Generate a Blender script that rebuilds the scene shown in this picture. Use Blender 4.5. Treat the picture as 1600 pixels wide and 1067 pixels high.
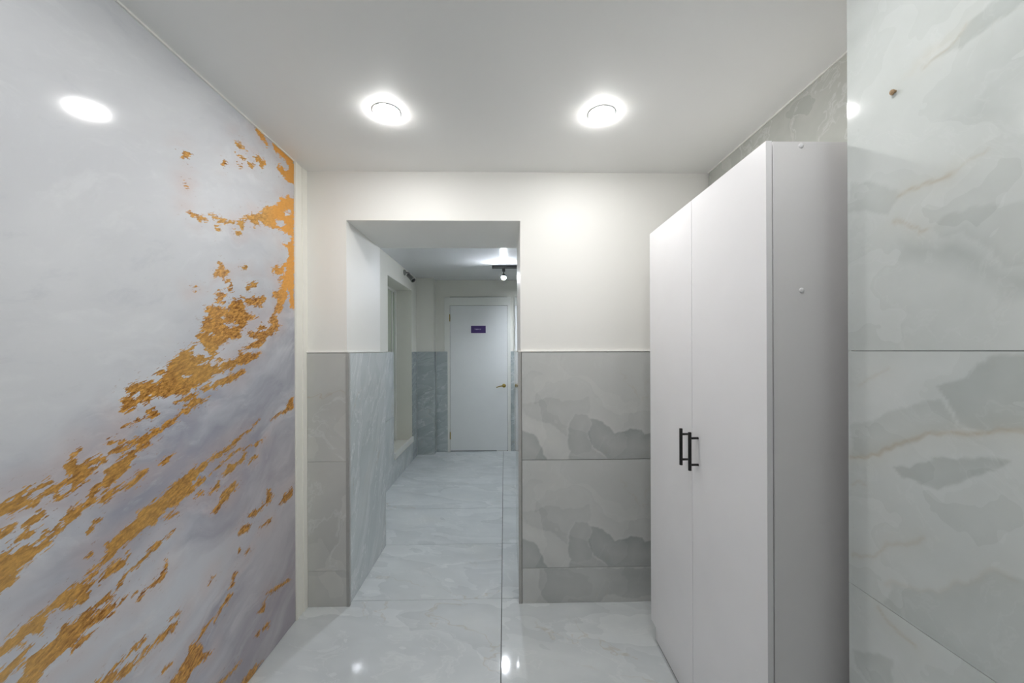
import bpy, bmesh, math, random
import numpy as np
from mathutils import Matrix, Vector

# ------------------------------------------------------------------ camera
for o in list(bpy.data.objects):
    bpy.data.objects.remove(o, do_unlink=True)
SC = bpy.context.scene
COL = SC.collection
FPX, YAW, ROLL, EYE = 583.0, math.atan(12 / 583), 0.0038, 1.40
cam_data = bpy.data.cameras.new('camera')
cam_data.sensor_width = 36.0
cam_data.lens = FPX * 36.0 / 1600.0
cam_data.shift_y = 14.5 / 1600.0
cam_data.clip_start = 0.02
cam = bpy.data.objects.new('camera', cam_data)
COL.objects.link(cam)
R0 = Vector((math.cos(YAW), -math.sin(YAW), 0)); U0 = Vector((0, 0, 1)); FW = Vector((math.sin(YAW), math.cos(YAW), 0))
RC = math.cos(ROLL) * R0 - math.sin(ROLL) * U0
UC = math.sin(ROLL) * R0 + math.cos(ROLL) * U0
M = Matrix((RC, UC, -FW)).transposed().to_4x4()
M.translation = (0, 0, EYE)
cam.matrix_world = M
SC.camera = cam

# ------------------------------------------------------------------ light and exposure
world = bpy.data.worlds.new('world')
world.use_nodes = True
world.node_tree.nodes['Background'].inputs[0].default_value = (0.75, 0.82, 0.9, 1)
world.node_tree.nodes['Background'].inputs[1].default_value = 0.05
SC.world = world
SC.view_settings.view_transform = 'Standard'
SC.view_settings.look = 'None'
SC.view_settings.gamma = 1.0
SC.view_settings.exposure = 2.36
SC.view_settings.use_curve_mapping = False
SC.cycles.diffuse_bounces = 8
SC.cycles.glossy_bounces = 3
SC.cycles.transmission_bounces = 2
SC.cycles.max_bounces = 10
SC.cycles.use_light_tree = False
SC.cycles.sample_clamp_indirect = 6.0
LAMP_POWER = 36.5          # radiance of a ceiling lamp's diffuser
REAR_POWER = 31.0          # the pair of the same lamps behind the camera
SPOT_POWER = 440.0          # radiance of a track head's bulb

# ------------------------------------------------------------------ traced prints (millimetres on their surface)
MURAL_GOLD = [[(1786,2400),(1836,2400),(1962,2404),(1961,2272),(1932,2262),(1894,2261),(1849,2277),(1823,2286),(1849,2314),(1894,2304),(1923,2334),(1895,2359),(1849,2362),(1806,2355),(1790,2372)],[(1652,2377),(1696,2395),(1718,2387),(1749,2369),(1745,2342),(1718,2357),(1681,2370)],[(1541,2253),(1572,2270),(1601,2252),(1578,2242),(1550,2242)],[(1540,2213),(1571,2212),(1604,2213),(1578,2202),(1549,2205)],[(1610,2205),(1652,2216),(1641,2197),(1620,2200)],[(1645,2248),(1681,2276),(1703,2268),(1729,2269),(1706,2228),(1680,2245)],[(1286,2063),(1297,2081),(1314,2089),(1312,2076),(1292,2061)],[(1465,2125),(1481,2142),(1490,2140),(1470,2123)],[(1304,1887),(1338,1884),(1393,1887),(1371,1879),(1363,1865),(1342,1877)],[(1405,1909),(1447,1914),(1486,1915),(1539,1927),(1570,1949),(1589,1967),(1701,2022),(1716,2052),(1796,2088),(1848,2147),(1912,2190),(1961,2190),(1959,1995),(1901,1998),(1847,1997),(1796,1985),(1747,1979),(1693,1985),(1657,1951),(1616,1970),(1589,1949),(1576,1913),(1539,1921),(1492,1911),(1447,1891),(1453,1906),(1421,1903)],[(1436,1871),(1452,1870),(1458,1858),(1444,1860)],[(1298,1977),(1309,1975),(1313,1969),(1305,1969)],[(1533,1886),(1567,1890),(1545,1883)],[(1559,2172),(1574,2173),(1568,2165)],[(1959,2029),(1956,1624),(1926,1628),(1921,1701),(1892,1723),(1903,1678),(1869,1647),(1858,1613),(1805,1582),(1780,1573),(1816,1627),(1826,1661),(1775,1666),(1795,1684),(1837,1697),(1848,1735),(1865,1757),(1827,1737),(1859,1782),(1776,1777),(1776,1799),(1860,1815),(1893,1849),(1916,1888),(1911,1926),(1860,1929),(1928,1951),(1941,2002),(1861,1997)],[(1775,1566),(1805,1572),(1826,1539),(1841,1521),(1804,1494),(1745,1472),(1716,1441),(1671,1417),(1636,1422),(1563,1400),(1628,1434),(1680,1458),(1603,1467),(1620,1487),(1680,1487),(1745,1497),(1774,1523),(1750,1534)],[(1662,1504),(1698,1524),(1735,1508),(1707,1498)],[(1369,1557),(1418,1573),(1498,1567),(1534,1616),(1572,1614),(1588,1582),(1612,1557),(1671,1557),(1604,1534),(1595,1500),(1556,1487),(1572,1466),(1504,1447),(1449,1420),(1423,1380),(1398,1395),(1369,1429),(1346,1452),(1381,1477),(1369,1486),(1387,1526),(1405,1537)],[(1565,1629),(1612,1625),(1717,1657),(1722,1640),(1681,1611),(1699,1601),(1672,1604),(1637,1605),(1612,1596),(1596,1617)],[(1448,1745),(1471,1733),(1499,1718),(1471,1692),(1425,1693),(1451,1718)],[(1478,1678),(1506,1686),(1513,1674),(1488,1672)],[(1484,1648),(1520,1665),(1527,1650),(1505,1641)],[(1431,1614),(1451,1632),(1491,1623),(1470,1600),(1477,1585),(1437,1588),(1450,1607)],[(1605,1679),(1646,1701),(1677,1707),(1663,1690),(1629,1678),(1613,1658),(1600,1662)],[(1332,1627),(1349,1635),(1343,1622),(1334,1618)],[(1565,1749),(1601,1760),(1589,1746)],[(1579,1389),(1697,1399),(1679,1382),(1611,1355),(1548,1346),(1476,1328),(1386,1329),(1285,1335),(1226,1341),(1236,1366),(1291,1401),(1329,1424),(1357,1431),(1323,1410),(1307,1382),(1351,1377),(1328,1359),(1398,1352),(1462,1354),(1518,1368)],[(1351,1382),(1404,1376),(1469,1372),(1404,1368)],[(1293,1414),(1327,1401),(1320,1380),(1352,1377),(1458,1369),(1392,1368),(1327,1354),(1392,1346),(1465,1349),(1546,1376),(1618,1394),(1697,1400),(1676,1377),(1581,1350),(1496,1330),(1420,1311),(1365,1288),(1314,1266),(1261,1257),(1212,1256),(1176,1260),(1167,1245),(1134,1245),(1116,1230),(1082,1232),(1094,1247),(1086,1261),(1094,1268),(1125,1264),(1134,1277),(1103,1280),(1094,1294),(1143,1312),(1207,1302),(1217,1325),(1182,1332),(1233,1348),(1255,1377),(1278,1396)],[(1365,1266),(1435,1287),(1513,1311),(1590,1319),(1546,1297),(1465,1273),(1420,1261),(1385,1259)],[(1255,1235),(1301,1247),(1352,1257),(1326,1239),(1385,1231),(1413,1239),(1365,1218),(1326,1207),(1301,1191),(1272,1195),(1301,1216),(1314,1230)],[(1278,1189),(1249,1170),(1211,1153),(1191,1139),(1161,1118),(1133,1103),(1106,1071),(1073,1047),(1033,1032),(1034,1048),(1057,1061),(1041,1072),(1069,1082),(1094,1100),(1124,1118),(1156,1128),(1115,1134),(1049,1119),(1057,1127),(1094,1126),(1129,1139),(1161,1150),(1181,1162),(1206,1159),(1233,1178)],[(1162,1223),(1201,1212),(1196,1199),(1157,1196),(1086,1192),(1138,1202),(1171,1205)],[(1049,1154),(1094,1148),(1124,1136),(1081,1138)],[(1198,1052),(1216,1058),(1251,1068),(1227,1051),(1206,1045)],[(1033,1004),(1057,1011),(1085,1022),(1124,1030),(1142,1044),(1163,1035),(1147,1024),(1122,1013),(1106,1005),(1073,1014),(1049,994),(1033,992)],[(1680,1101),(1616,1067),(1549,1051),(1511,1036),(1426,1012),(1377,998),(1306,983),(1254,961),(1210,943),(1175,926),(1231,902),(1265,907),(1300,908),(1337,926),(1318,943),(1377,982),(1433,1001),(1528,1020),(1562,1048),(1635,1070)],[(1726,1007),(1664,991),(1588,992),(1527,996),(1479,968),(1426,955),(1383,936),(1350,926),(1325,915),(1288,903),(1253,893),(1221,907),(1300,914),(1350,942),(1404,946),(1463,972),(1519,992),(1579,997),(1654,1000)],[(1597,977),(1579,944),(1544,936),(1502,919),(1463,920),(1455,934),(1511,934),(1495,951),(1544,948),(1570,959),(1584,983)],[(1394,880),(1433,897),(1448,908),(1440,888),(1418,879)],[(1324,889),(1350,900),(1373,886),(1350,884)],[(1436,818),(1463,840),(1494,845),(1527,869),(1548,864),(1510,845),(1494,821),(1463,819)],[(1616,927),(1654,951),(1669,937),(1635,928)],[(1945,1164),(1944,1106),(1872,1095),(1805,1092),(1759,1079),(1817,1097),(1879,1109),(1905,1150)],[(1942,702),(1941,667),(1876,663),(1826,661),(1863,690)],[(1725,716),(1736,767),(1769,741),(1746,715)],[(1203,1152),(1170,1127),(1141,1112),(1118,1087),(1092,1064),(1072,1046),(1040,1032),(1017,1020),(1003,998),(982,987),(959,975),(937,967),(916,952),(907,935),(890,927),(871,920),(855,912),(847,893),(837,884),(814,879),(782,854),(783,952),(828,954),(848,955),(866,960),(893,953),(913,960),(934,976),(946,992),(965,1002),(993,1010),(1000,1035),(1018,1044),(1048,1054),(1072,1062),(1040,1073),(1068,1085),(1088,1100),(1123,1112),(1160,1139),(1184,1152)],[(1017,996),(1032,1006),(1063,1019),(1101,1023),(1132,1038),(1160,1038),(1150,1028),(1123,1019),(1122,1006),(1092,1013),(1063,1007),(1040,991)],[(950,1117),(959,1137),(979,1150),(973,1133),(976,1113),(1003,1116),(1040,1118),(1044,1110),(1018,1104),(996,1099),(1018,1090),(1003,1073),(989,1066),(976,1055),(956,1048),(934,1041),(919,1047),(943,1049),(962,1056),(969,1069),(946,1074),(931,1064),(901,1058),(890,1048),(866,1048),(848,1046),(828,1048),(779,1039),(779,1076),(828,1074),(848,1072),(861,1087),(879,1089),(913,1093),(896,1085),(882,1072),(869,1081),(863,1066),(890,1062),(919,1073),(943,1078),(956,1089)],[(1048,1124),(1080,1132),(1127,1129),(1097,1119),(1064,1115)],[(843,976),(855,986),(874,994),(913,976),(896,976),(874,976),(858,974),(848,971)],[(828,1016),(843,1018),(853,1020),(838,1008),(828,1003),(800,1004),(800,1013)],[(871,1003),(885,1016),(903,1024),(898,1013),(884,1006)],[(1017,948),(1030,950),(1025,945)],[(994,920),(999,933),(1014,936),(1006,926)],[(1202,939),(1202,873),(1168,870),(1131,865),(1091,850),(1063,840),(1039,828),(1010,821),(988,814),(962,805),(952,811),(978,816),(1002,829),(1032,840),(1047,861),(1043,875),(1071,877),(1104,895),(1122,909),(1150,919),(1178,930)],[(1020,786),(1039,799),(1063,815),(1096,805),(1100,824),(1109,815),(1096,796),(1071,793),(1047,778)],[(1117,764),(1131,781),(1168,787),(1202,802),(1202,795),(1168,778),(1135,774),(1124,764)],[(1406,804),(1456,825),(1461,854),(1531,872),(1548,858),(1498,832),(1456,809),(1421,794)],[(1322,890),(1352,899),(1374,887),(1352,881)],[(1608,703),(1666,709),(1736,721),(1751,762),(1774,725),(1751,706),(1680,694),(1627,686)],[(1828,660),(1862,681),(1941,702),(1941,665),(1879,659)],[(1547,652),(1577,671),(1620,655),(1601,638)],[(1679,618),(1766,619),(1736,610)],[(1217,873),(1265,863),(1232,863)],[(1379,981),(1301,943),(1217,902),(1189,869),(1138,869),(1073,849),(1047,846),(1044,875),(1068,880),(1119,895),(1132,920),(1190,932),(1254,966),(1335,995)],[(1002,820),(1031,838),(1057,846),(1046,835),(1011,822)],[(1156,783),(1189,800),(1261,816),(1210,799),(1163,780)],[(1116,767),(1131,782),(1156,780),(1131,764)],[(1134,672),(1162,684),(1195,689),(1216,708),(1224,723),(1227,708),(1209,680),(1175,676)],[(1419,386),(1454,423),(1485,441),(1512,435),(1496,426),(1454,407)],[(1496,466),(1524,513),(1541,503),(1518,468)],[(1349,379),(1367,402),(1414,405),(1376,388)],[(1307,363),(1315,385),(1349,372),(1367,315),(1404,285),(1367,293),(1315,294),(1290,276),(1259,268),(1222,302),(1237,324),(1267,335),(1298,342)],[(1212,386),(1237,387),(1226,377)],[(982,518),(1020,516),(1045,520),(1083,527),(1051,515),(1072,502),(1118,499),(1168,501),(1237,512),(1267,496),(1223,490),(1168,494),(1142,485),(1118,484),(1083,487),(1051,489),(1010,491)],[(1100,525),(1118,534),(1155,529),(1124,517)],[(1237,528),(1260,535),(1287,530),(1268,517)],[(1494,37),(1561,34),(1610,40),(1696,11),(1649,7),(1598,2),(1549,-15)],[(1403,143),(1442,141),(1494,132),(1562,123),(1505,122),(1462,128)],[(1697,147),(1719,163),(1755,150),(1740,133)],[(1650,160),(1683,153),(1676,140)],[(1719,296),(1826,275),(1929,241),(1810,265)],[(1670,247),(1719,277),(1734,277),(1705,232)],[(1395,544),(1410,565),(1424,560)],[(1547,578),(1553,591),(1561,582)],[(1588,551),(1607,562),(1611,552)],[(1047,849),(1035,835),(1010,822),(988,815),(968,808),(942,806),(921,802),(901,794),(881,791),(865,779),(842,769),(827,764),(782,755),(782,739),(827,750),(842,750),(857,754),(873,759),(900,745),(906,762),(915,777),(945,767),(968,770),(995,756),(1002,779),(1009,790),(988,803),(1017,814),(1039,829)],[(1091,752),(1070,736),(1047,726),(1016,730),(988,726),(968,725),(945,723),(930,716),(927,704),(897,702),(878,703),(870,686),(873,664),(859,659),(837,642),(872,609),(889,633),(903,651),(930,661),(958,664),(974,678),(988,691),(1020,676),(1046,681),(1070,681),(1099,695),(1121,692),(1099,700),(1074,687),(1039,707),(1016,706),(1002,700),(1016,714),(1054,729),(1074,741)],[(1020,664),(1002,657),(981,654),(964,656),(988,660),(1009,664)],[(876,736),(867,709),(849,700),(832,692),(827,688),(808,675),(799,684),(827,703),(842,717),(860,722),(868,739)],[(1099,525),(1116,530),(1153,533),(1125,523)],[(1016,520),(1046,525),(1082,528),(1058,519),(1031,510)],[(1054,487),(1090,491),(1120,492),(1157,498),(1200,506),(1200,492),(1157,479),(1120,479),(1090,474),(1061,480)],[(1135,668),(1153,683),(1201,690),(1201,676),(1168,678)],[(992,863),(1003,871),(1001,862)]]
MURAL_HOLES = [[(1870,2100),(1941,2130),(1911,2083),(1883,2078)],[(1813,2035),(1856,2047),(1892,2038),(1838,2002),(1804,2003)],[(1871,1820),(1895,1826),(1887,1788),(1868,1784)],[(1443,1541),(1477,1536),(1470,1528)],[(1477,1508),(1534,1517),(1556,1508),(1505,1494)],[(1387,1470),(1411,1476),(1427,1462),(1399,1459)],[(1278,1321),(1326,1317),(1314,1308),(1290,1312)]]
PIER_PRINT = [('edge',1.0,[(-14,170),(28,167),(58,149),(81,145),(105,124),(114,94),(135,64),(141,34),(159,-8),(-15,-6)]),('edge',0.75,[(268,135),(280,183),(307,242),(352,257),(382,254),(397,230),(409,200),(394,140),(409,74),(442,43),(508,-11),(267,-9),(285,39),(273,99)]),('edge',1.15,[(397,227),(437,224),(473,205),(491,181),(521,166),(539,148),(587,150),(618,168),(654,171),(684,161),(699,137),(739,152),(1111,188),(1110,-17),(508,-11),(412,74),(388,134),(409,200)]),('edge',0.35,[(10,316),(106,322),(136,340),(220,342),(250,327),(347,332),(395,350),(394,254),(352,257),(304,237),(274,183),(261,123),(226,165),(160,202),(82,220),(34,250)]),('soft',-0.45,[(7,257),(82,214),(172,196),(238,147),(273,99),(285,39),(225,3),(189,28),(141,58),(111,118),(81,148),(22,167),(7,185)])]
BASE_PRINT = [('edge',0.55,[(-5,198),(112,192),(104,93),(159,-11),(429,-16),(484,38),(533,44),(581,16),(665,21),(735,34),(1169,26),(1169,179)]),('soft',-0.3,[(-13,109),(70,52),(97,-10),(-13,-8)]),('soft',0.3,[(471,183),(1169,172),(1169,33),(498,59)])]
RIGHT_PRINT = [('edge',0.6,[(292,2034),(259,2020),(209,2003),(181,1995),(221,1993),(249,1987),(287,1987),(336,1988),(371,1992),(342,2029)]),('soft',0.3,[(84,2230),(80,2181),(23,2163),(-36,2184),(-36,2229),(63,2208)]),('soft',0.5,[(220,1869),(261,1859),(287,1867),(321,1829),(362,1793),(361,1772),(310,1804),(274,1822),(248,1838),(226,1855)]),('soft',0.3,[(3,1936),(58,1897),(62,1846),(3,1888)]),('cream',0.6,[(144,2002),(181,2025),(221,2034),(265,2019),(232,2014),(191,2000),(158,1996)]),('vein',0.5,[(181,1995),(209,1999),(235,2008),(249,2020)]),('vein',0.4,[(208,1749),(231,1745),(248,1751),(286,1763)]),('vein',0.9,[(132,1747),(167,1747),(196,1752),(231,1747)]),('vein',0.7,[(121,1695),(150,1673),(173,1653),(189,1648)]),('edge',0.35,[(196,1646),(214,1669),(223,1676),(237,1671),(256,1673),(361,1646),(361,1534),(307,1546),(273,1603),(248,1631),(219,1619)]),('soft',0.8,[(132,1646),(173,1633),(208,1620),(248,1631),(273,1603),(307,1546),(361,1534),(361,1482),(315,1488),(307,1495),(285,1526),(247,1553),(213,1567),(183,1588),(135,1607)]),('edge',0.5,[(3,1832),(53,1815),(121,1767),(136,1746),(117,1734),(110,1718),(82,1720),(2,1758)]),('edge',0.55,[(7,1206),(72,1231),(119,1263),(175,1293),(207,1294),(230,1264),(244,1243),(206,1227),(175,1207),(130,1178),(84,1154),(9,1122)]),('edge',0.6,[(201,1321),(219,1333),(247,1348),(273,1372),(304,1394),(360,1394),(360,1265),(280,1245),(244,1250),(224,1293)]),('edge',0.8,[(115,1133),(155,1144),(165,1154),(188,1164),(191,1174),(232,1189),(319,1206),(315,1196),(296,1175),(251,1148),(206,1115),(165,1112),(134,1116)]),('vein',1.0,[(9,1122),(46,1137),(80,1152),(119,1182),(141,1195),(197,1225),(246,1236),(319,1255),(360,1263)]),('soft',-0.4,[(15,1384),(188,1386),(273,1387),(247,1358),(207,1332),(155,1298),(80,1241),(15,1221)]),('vein',0.3,[(33,1317),(81,1341),(105,1358)]),('cream',0.4,[(112,1169),(175,1211),(244,1243),(230,1260),(194,1250),(141,1207)]),('vein',0.4,[(9,1055),(32,1063),(50,1061)]),('vein',0.5,[(12,871),(67,902),(96,942),(131,967),(174,996)]),('edge',0.45,[(109,862),(164,882),(203,904),(236,941),(286,989),(299,1003),(358,1014),(357,800),(297,799),(209,796),(90,801)]),('vein',0.3,[(94,847),(109,864),(164,882),(203,904),(236,941),(262,963),(290,996),(304,1004),(322,1000)]),('vein',0.6,[(79,782),(112,764),(157,755)]),('edge',0.6,[(11,595),(54,581),(112,583),(112,694),(11,632)])]


# ------------------------------------------------------------------ material helpers
def lin(c):
    return tuple(((v / 255) / 12.92 if v / 255 <= 0.04045 else ((v / 255 + 0.055) / 1.055) ** 2.4) for v in c) + (1.0,)

class NT:
    def __init__(self, name):
        self.m = bpy.data.materials.new(name); self.m.use_nodes = True
        self.t = self.m.node_tree; self.b = self.t.nodes['Principled BSDF']
    def n(self, typ, **kw):
        nd = self.t.nodes.new(typ)
        for k, v in kw.items():
            setattr(nd, k, v)
        return nd
    def link(self, a, b):
        self.t.links.new(a, b)
    def put(self, sock, v):
        if hasattr(v, 'is_linked') or hasattr(v, 'links'):
            self.link(v, sock)
        else:
            sock.default_value = v
    def math(self, op, a, b=0.0, c=None, clamp=False):
        nd = self.n('ShaderNodeMath', operation=op, use_clamp=clamp)
        self.put(nd.inputs[0], a); self.put(nd.inputs[1], b)
        if c is not None: self.put(nd.inputs[2], c)
        return nd.outputs[0]
    def mapr(self, v, a, b, c=0.0, d=1.0, smooth=False):
        nd = self.n('ShaderNodeMapRange', interpolation_type='SMOOTHSTEP' if smooth else 'LINEAR')
        self.put(nd.inputs[0], v)
        for i, x in enumerate((a, b, c, d)): nd.inputs[1 + i].default_value = x
        return nd.outputs[0]
    def mix(self, f, a, b, typ='MIX'):
        nd = self.n('ShaderNodeMix', data_type='RGBA', blend_type=typ)
        self.put(nd.inputs[0], f); self.put(nd.inputs[6], a); self.put(nd.inputs[7], b)
        return nd.outputs[2]
    def noise(self, vec, scale, detail=3.0, rough=0.5, dist=0.0, col=False):
        nd = self.n('ShaderNodeTexNoise')
        self.link(vec, nd.inputs['Vector'])
        nd.inputs['Scale'].default_value = scale; nd.inputs['Detail'].default_value = detail
        nd.inputs['Roughness'].default_value = rough; nd.inputs['Distortion'].default_value = dist
        return nd.outputs[1] if col else nd.outputs[0]
    def mapping(self, vec, loc=(0, 0, 0), rot=(0, 0, 0), sc=(1, 1, 1)):
        # turn first, stretch afterwards, so that the stretch follows the turned axes
        nd = self.n('ShaderNodeMapping'); self.link(vec, nd.inputs[0])
        nd.inputs[1].default_value = loc; nd.inputs[2].default_value = rot
        if sc == (1, 1, 1): return nd.outputs[0]
        n2 = self.n('ShaderNodeMapping'); self.link(nd.outputs[0], n2.inputs[0]); n2.inputs[3].default_value = sc
        return n2.outputs[0]
    def vadd(self, a, b, op='ADD'):
        nd = self.n('ShaderNodeVectorMath', operation=op)
        self.put(nd.inputs[0], a); self.put(nd.inputs[1], b)
        return nd.outputs[0]
    def vscale(self, a, s):
        nd = self.n('ShaderNodeVectorMath', operation='SCALE'); self.put(nd.inputs[0], a); nd.inputs['Scale'].default_value = s
        return nd.outputs[0]
    def attr(self, name):
        return self.n('ShaderNodeAttribute', attribute_name=name).outputs['Fac']
    def obj(self):
        return self.n('ShaderNodeTexCoord').outputs['Object']
    def bump(self, h, strength, dist=0.001):
        nd = self.n('ShaderNodeBump'); nd.inputs['Strength'].default_value = strength; nd.inputs['Distance'].default_value = dist
        self.link(h, nd.inputs['Height']); self.link(nd.outputs[0], self.b.inputs['Normal'])
    def set(self, **kw):
        names = dict(color='Base Color', rough='Roughness', metal='Metallic', spec='Specular IOR Level', coat='Coat Weight',
                     coatr='Coat Roughness', emit='Emission Color', emits='Emission Strength', trans='Transmission Weight', ior='IOR')
        for k, v in kw.items():
            self.put(self.b.inputs[names[k]], v)
        return self

def paint(name, rgb, rough=0.5, var=0.03, scale=9.0, bump=0.0, spec=0.5, metal=0.0):
    """plain painted / laminated surface with a faint procedural mottle"""
    N = NT(name); c = lin(rgb)
    n = N.noise(N.obj(), scale, 4.0)
    d = tuple(v * (1 - 2 * var) for v in c[:3]) + (1,)
    N.set(color=N.mix(N.mapr(n, 0.3, 0.7), d, c), spec=spec, metal=metal)
    n2 = N.noise(N.obj(), scale * 2.3, 3.0)
    N.set(rough=N.mapr(n2, 0.2, 0.8, rough * 0.85, rough * 1.15))
    if bump: N.bump(N.noise(N.obj(), 220.0, 2.0), bump)
    return N.m

def emitter(name, rgb, power):
    N = NT(name)
    c = lin(rgb)
    N.set(color=c, rough=0.4, emit=c, emits=power)
    return N.m

def onyx(name, light, mid, dark, proc=1.0, rough=0.09, streak=None, vein=0.35, scale=1.0, print_gain=0.55, white=0.25):
    """polished onyx-look porcelain: layered clouds with one crisp and one soft side, thin warm veins"""
    N = NT(name)
    info = N.n('ShaderNodeObjectInfo')
    P = N.vadd(N.obj(), N.vscale(info.outputs['Color'], 23.0))
    if streak:
        P = N.mapping(P, rot=streak[0], sc=streak[1])
    warp = N.vscale(N.vadd(N.noise(P, 2.1 * scale, 4.0, col=True), (0.5, 0.5, 0.5), 'SUBTRACT'), 0.55)
    Q = N.vadd(P, warp)
    a = N.noise(Q, 1.25 * scale, 2.5, 0.45, 0.2)
    s1 = N.math('FRACT', N.math('MULTIPLY', a, 5.5))
    b = N.noise(N.vadd(Q, (7.3, 2.1, 4.4)), 1.9 * scale, 3.0, 0.5, 0.3)
    s2 = N.math('FRACT', N.math('MULTIPLY', b, 3.6))
    soft = N.noise(P, 2.6 * scale, 5.0, 0.6)
    t = N.math('ADD', N.math('MULTIPLY', N.math('SUBTRACT', s1, 0.5), 0.42 * proc), N.math('MULTIPLY', N.math('SUBTRACT', s2, 0.5), 0.30 * proc))
    t = N.math('ADD', t, N.math('MULTIPLY', N.math('SUBTRACT', soft, 0.5), 0.75 * (0.4 + 0.6 * proc)))
    t = N.math('ADD', N.math('ADD', t, 0.40), N.math('MULTIPLY', N.attr('tone'), print_gain), clamp=True)
    ramp = N.n('ShaderNodeValToRGB')
    e = ramp.color_ramp.elements
    e[0].position = 0.05; e[0].color = lin(light)
    e[1].position = 0.95; e[1].color = lin(dark)
    k = ramp.color_ramp.elements.new(0.45); k.color = lin(mid)
    N.link(t, ramp.inputs[0])
    col = ramp.outputs[0]
    # pale cream drift and thin brownish veins
    cream = N.math('ADD', N.mapr(N.noise(N.vadd(P, (3.3, 9.1, 0.7)), 1.5 * scale, 3.0), 0.56, 0.74, 0.0, 0.35 * vein, True), N.math('MULTIPLY', N.attr('cream'), 0.55), clamp=True)
    col = N.mix(cream, col, lin((206, 200, 182)))
    v = N.noise(N.vadd(Q, (1.7, 5.9, 2.2)), 1.1 * scale, 5.0, 0.55, 0.4)
    vl = N.math('ABSOLUTE', N.math('SUBTRACT', v, 0.5))
    gate = N.mapr(N.noise(P, 1.3 * scale, 1.0), 0.5, 0.62, 0.0, 1.0, True)
    vm = N.math('MULTIPLY', N.mapr(vl, 0.0, 0.006, vein, 0.0), gate)
    vm = N.math('ADD', vm, N.math('MULTIPLY', N.attr('vein'), 0.42), clamp=True)
    col = N.mix(vm, col, lin((176, 158, 128)))
    # fine pale veins that follow the cloud edges
    w = N.math('ABSOLUTE', N.math('SUBTRACT', N.noise(N.vadd(Q, (4.1, 0.9, 6.3)), 1.6 * scale, 6.0, 0.6, 0.5), 0.5))
    col = N.mix(N.mapr(w, 0.0, 0.012, white, 0.0), col, lin((236, 238, 238)))
    N.set(color=col, rough=rough, spec=0.5)
    return N.m

MAT = {}
MAT['plaster'] = paint('white_wall_paint', (242, 241, 237), 0.55, 0.006, 3.0, 0.02)
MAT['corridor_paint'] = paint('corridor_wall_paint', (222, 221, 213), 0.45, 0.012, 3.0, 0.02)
MAT['ceiling'] = paint('satin_stretch_ceiling', (244, 244, 242), 0.42, 0.006, 2.0)
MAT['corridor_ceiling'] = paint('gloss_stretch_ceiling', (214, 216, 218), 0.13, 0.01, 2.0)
MAT['trim'] = paint('ivory_plastic_trim', (244, 242, 234), 0.4, 0.01, 12.0)
MAT['laminate'] = paint('white_laminate', (237, 236, 238), 0.36, 0.012, 6.0, 0.02)
MAT['laminate_edge'] = paint('white_edge_band', (216, 215, 217), 0.45, 0.02, 20.0)
MAT['carcass'] = paint('grey_white_carcass', (234, 232, 233), 0.42, 0.012, 6.0, 0.02)
MAT['shadow_gap'] = paint('painted_base_shade', (70, 62, 55), 0.8, 0.1, 30.0)  # dark colour standing in for shade beneath the wardrobe
MAT['black'] = paint('matt_black_metal', (14, 14, 15), 0.4, 0.1, 40.0)
MAT['door'] = paint('white_door_laminate', (226, 228, 228), 0.33, 0.012, 5.0)
MAT['casing'] = paint('white_door_casing', (226, 227, 222), 0.35, 0.015, 8.0)
MAT['dark_gap'] = paint('dark_gap', (40, 42, 42), 0.8, 0.1, 20.0)
MAT['brass'] = paint('polished_brass', (196, 170, 92), 0.2, 0.08, 40.0, metal=1.0)
MAT['steel_profile'] = paint('grey_edge_profile', (176, 176, 173), 0.4, 0.04, 30.0)
MAT['purple'] = paint('purple_plastic', (66, 46, 104), 0.3, 0.06, 60.0)
MAT['sign_ink'] = paint('pale_print', (196, 190, 214), 0.4, 0.05, 60.0)
MAT['grout'] = paint('grey_grout', (96, 98, 97), 0.8, 0.08, 60.0)
MAT['glass_green'] = paint('frosted_greenish_pane', (182, 188, 170), 0.15, 0.04, 6.0)
MAT['grey_plastic'] = paint('grey_plastic', (140, 142, 138), 0.4, 0.06, 40.0)
MAT['lens'] = paint('dark_lens', (22, 24, 24), 0.12, 0.05, 30.0)
MAT['lamp_ring'] = paint('white_lamp_ring', (236, 236, 236), 0.4, 0.02, 30.0)
MAT['rust'] = paint('rusty_screw', (190, 158, 120), 0.6, 0.2, 90.0)
MAT['rear'] = paint('rear_wall_paint', (170, 168, 164), 0.5, 0.01, 3.0)
MAT['lamp'] = emitter('lit_lamp_diffuser', (255, 254, 252), LAMP_POWER)
MAT['lamp_rear'] = emitter('lit_lamp_diffuser_rear', (255, 254, 252), REAR_POWER)
MAT['bulb'] = emitter('lit_spot_bulb', (240, 246, 255), SPOT_POWER)
MAT['wall_tile'] = onyx('onyx_wall_tile', (216, 216, 211), (200, 201, 198), (176, 178, 175), 0.5, 0.12)
MAT['pier_tile'] = onyx('onyx_pier_tile', (212, 213, 210), (198, 200, 198), (164, 168, 167), 0.34, 0.14, vein=0.15, print_gain=0.46, white=0.06)
MAT['jamb_tile'] = onyx('onyx_jamb_tile', (210, 215, 215), (190, 196, 197), (164, 171, 172), 0.5, 0.06, streak=((0, 0, 0.5), (3.0, 0.8, 1)), white=0.5)
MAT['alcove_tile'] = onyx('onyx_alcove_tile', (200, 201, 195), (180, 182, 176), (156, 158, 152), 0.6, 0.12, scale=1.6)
MAT['corridor_tile'] = onyx('onyx_corridor_tile', (192, 199, 199), (168, 176, 177), (140, 150, 150), 0.6, 0.1, streak=((0, 0, -0.3), (0.8, 2.2, 1)), white=0.4)
MAT['right_tile'] = onyx('onyx_right_tile', (220, 224, 223), (206, 211, 209), (174, 181, 178), 0.35, 0.07, vein=0.3, scale=1.6, print_gain=0.46, white=0.1)
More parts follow.
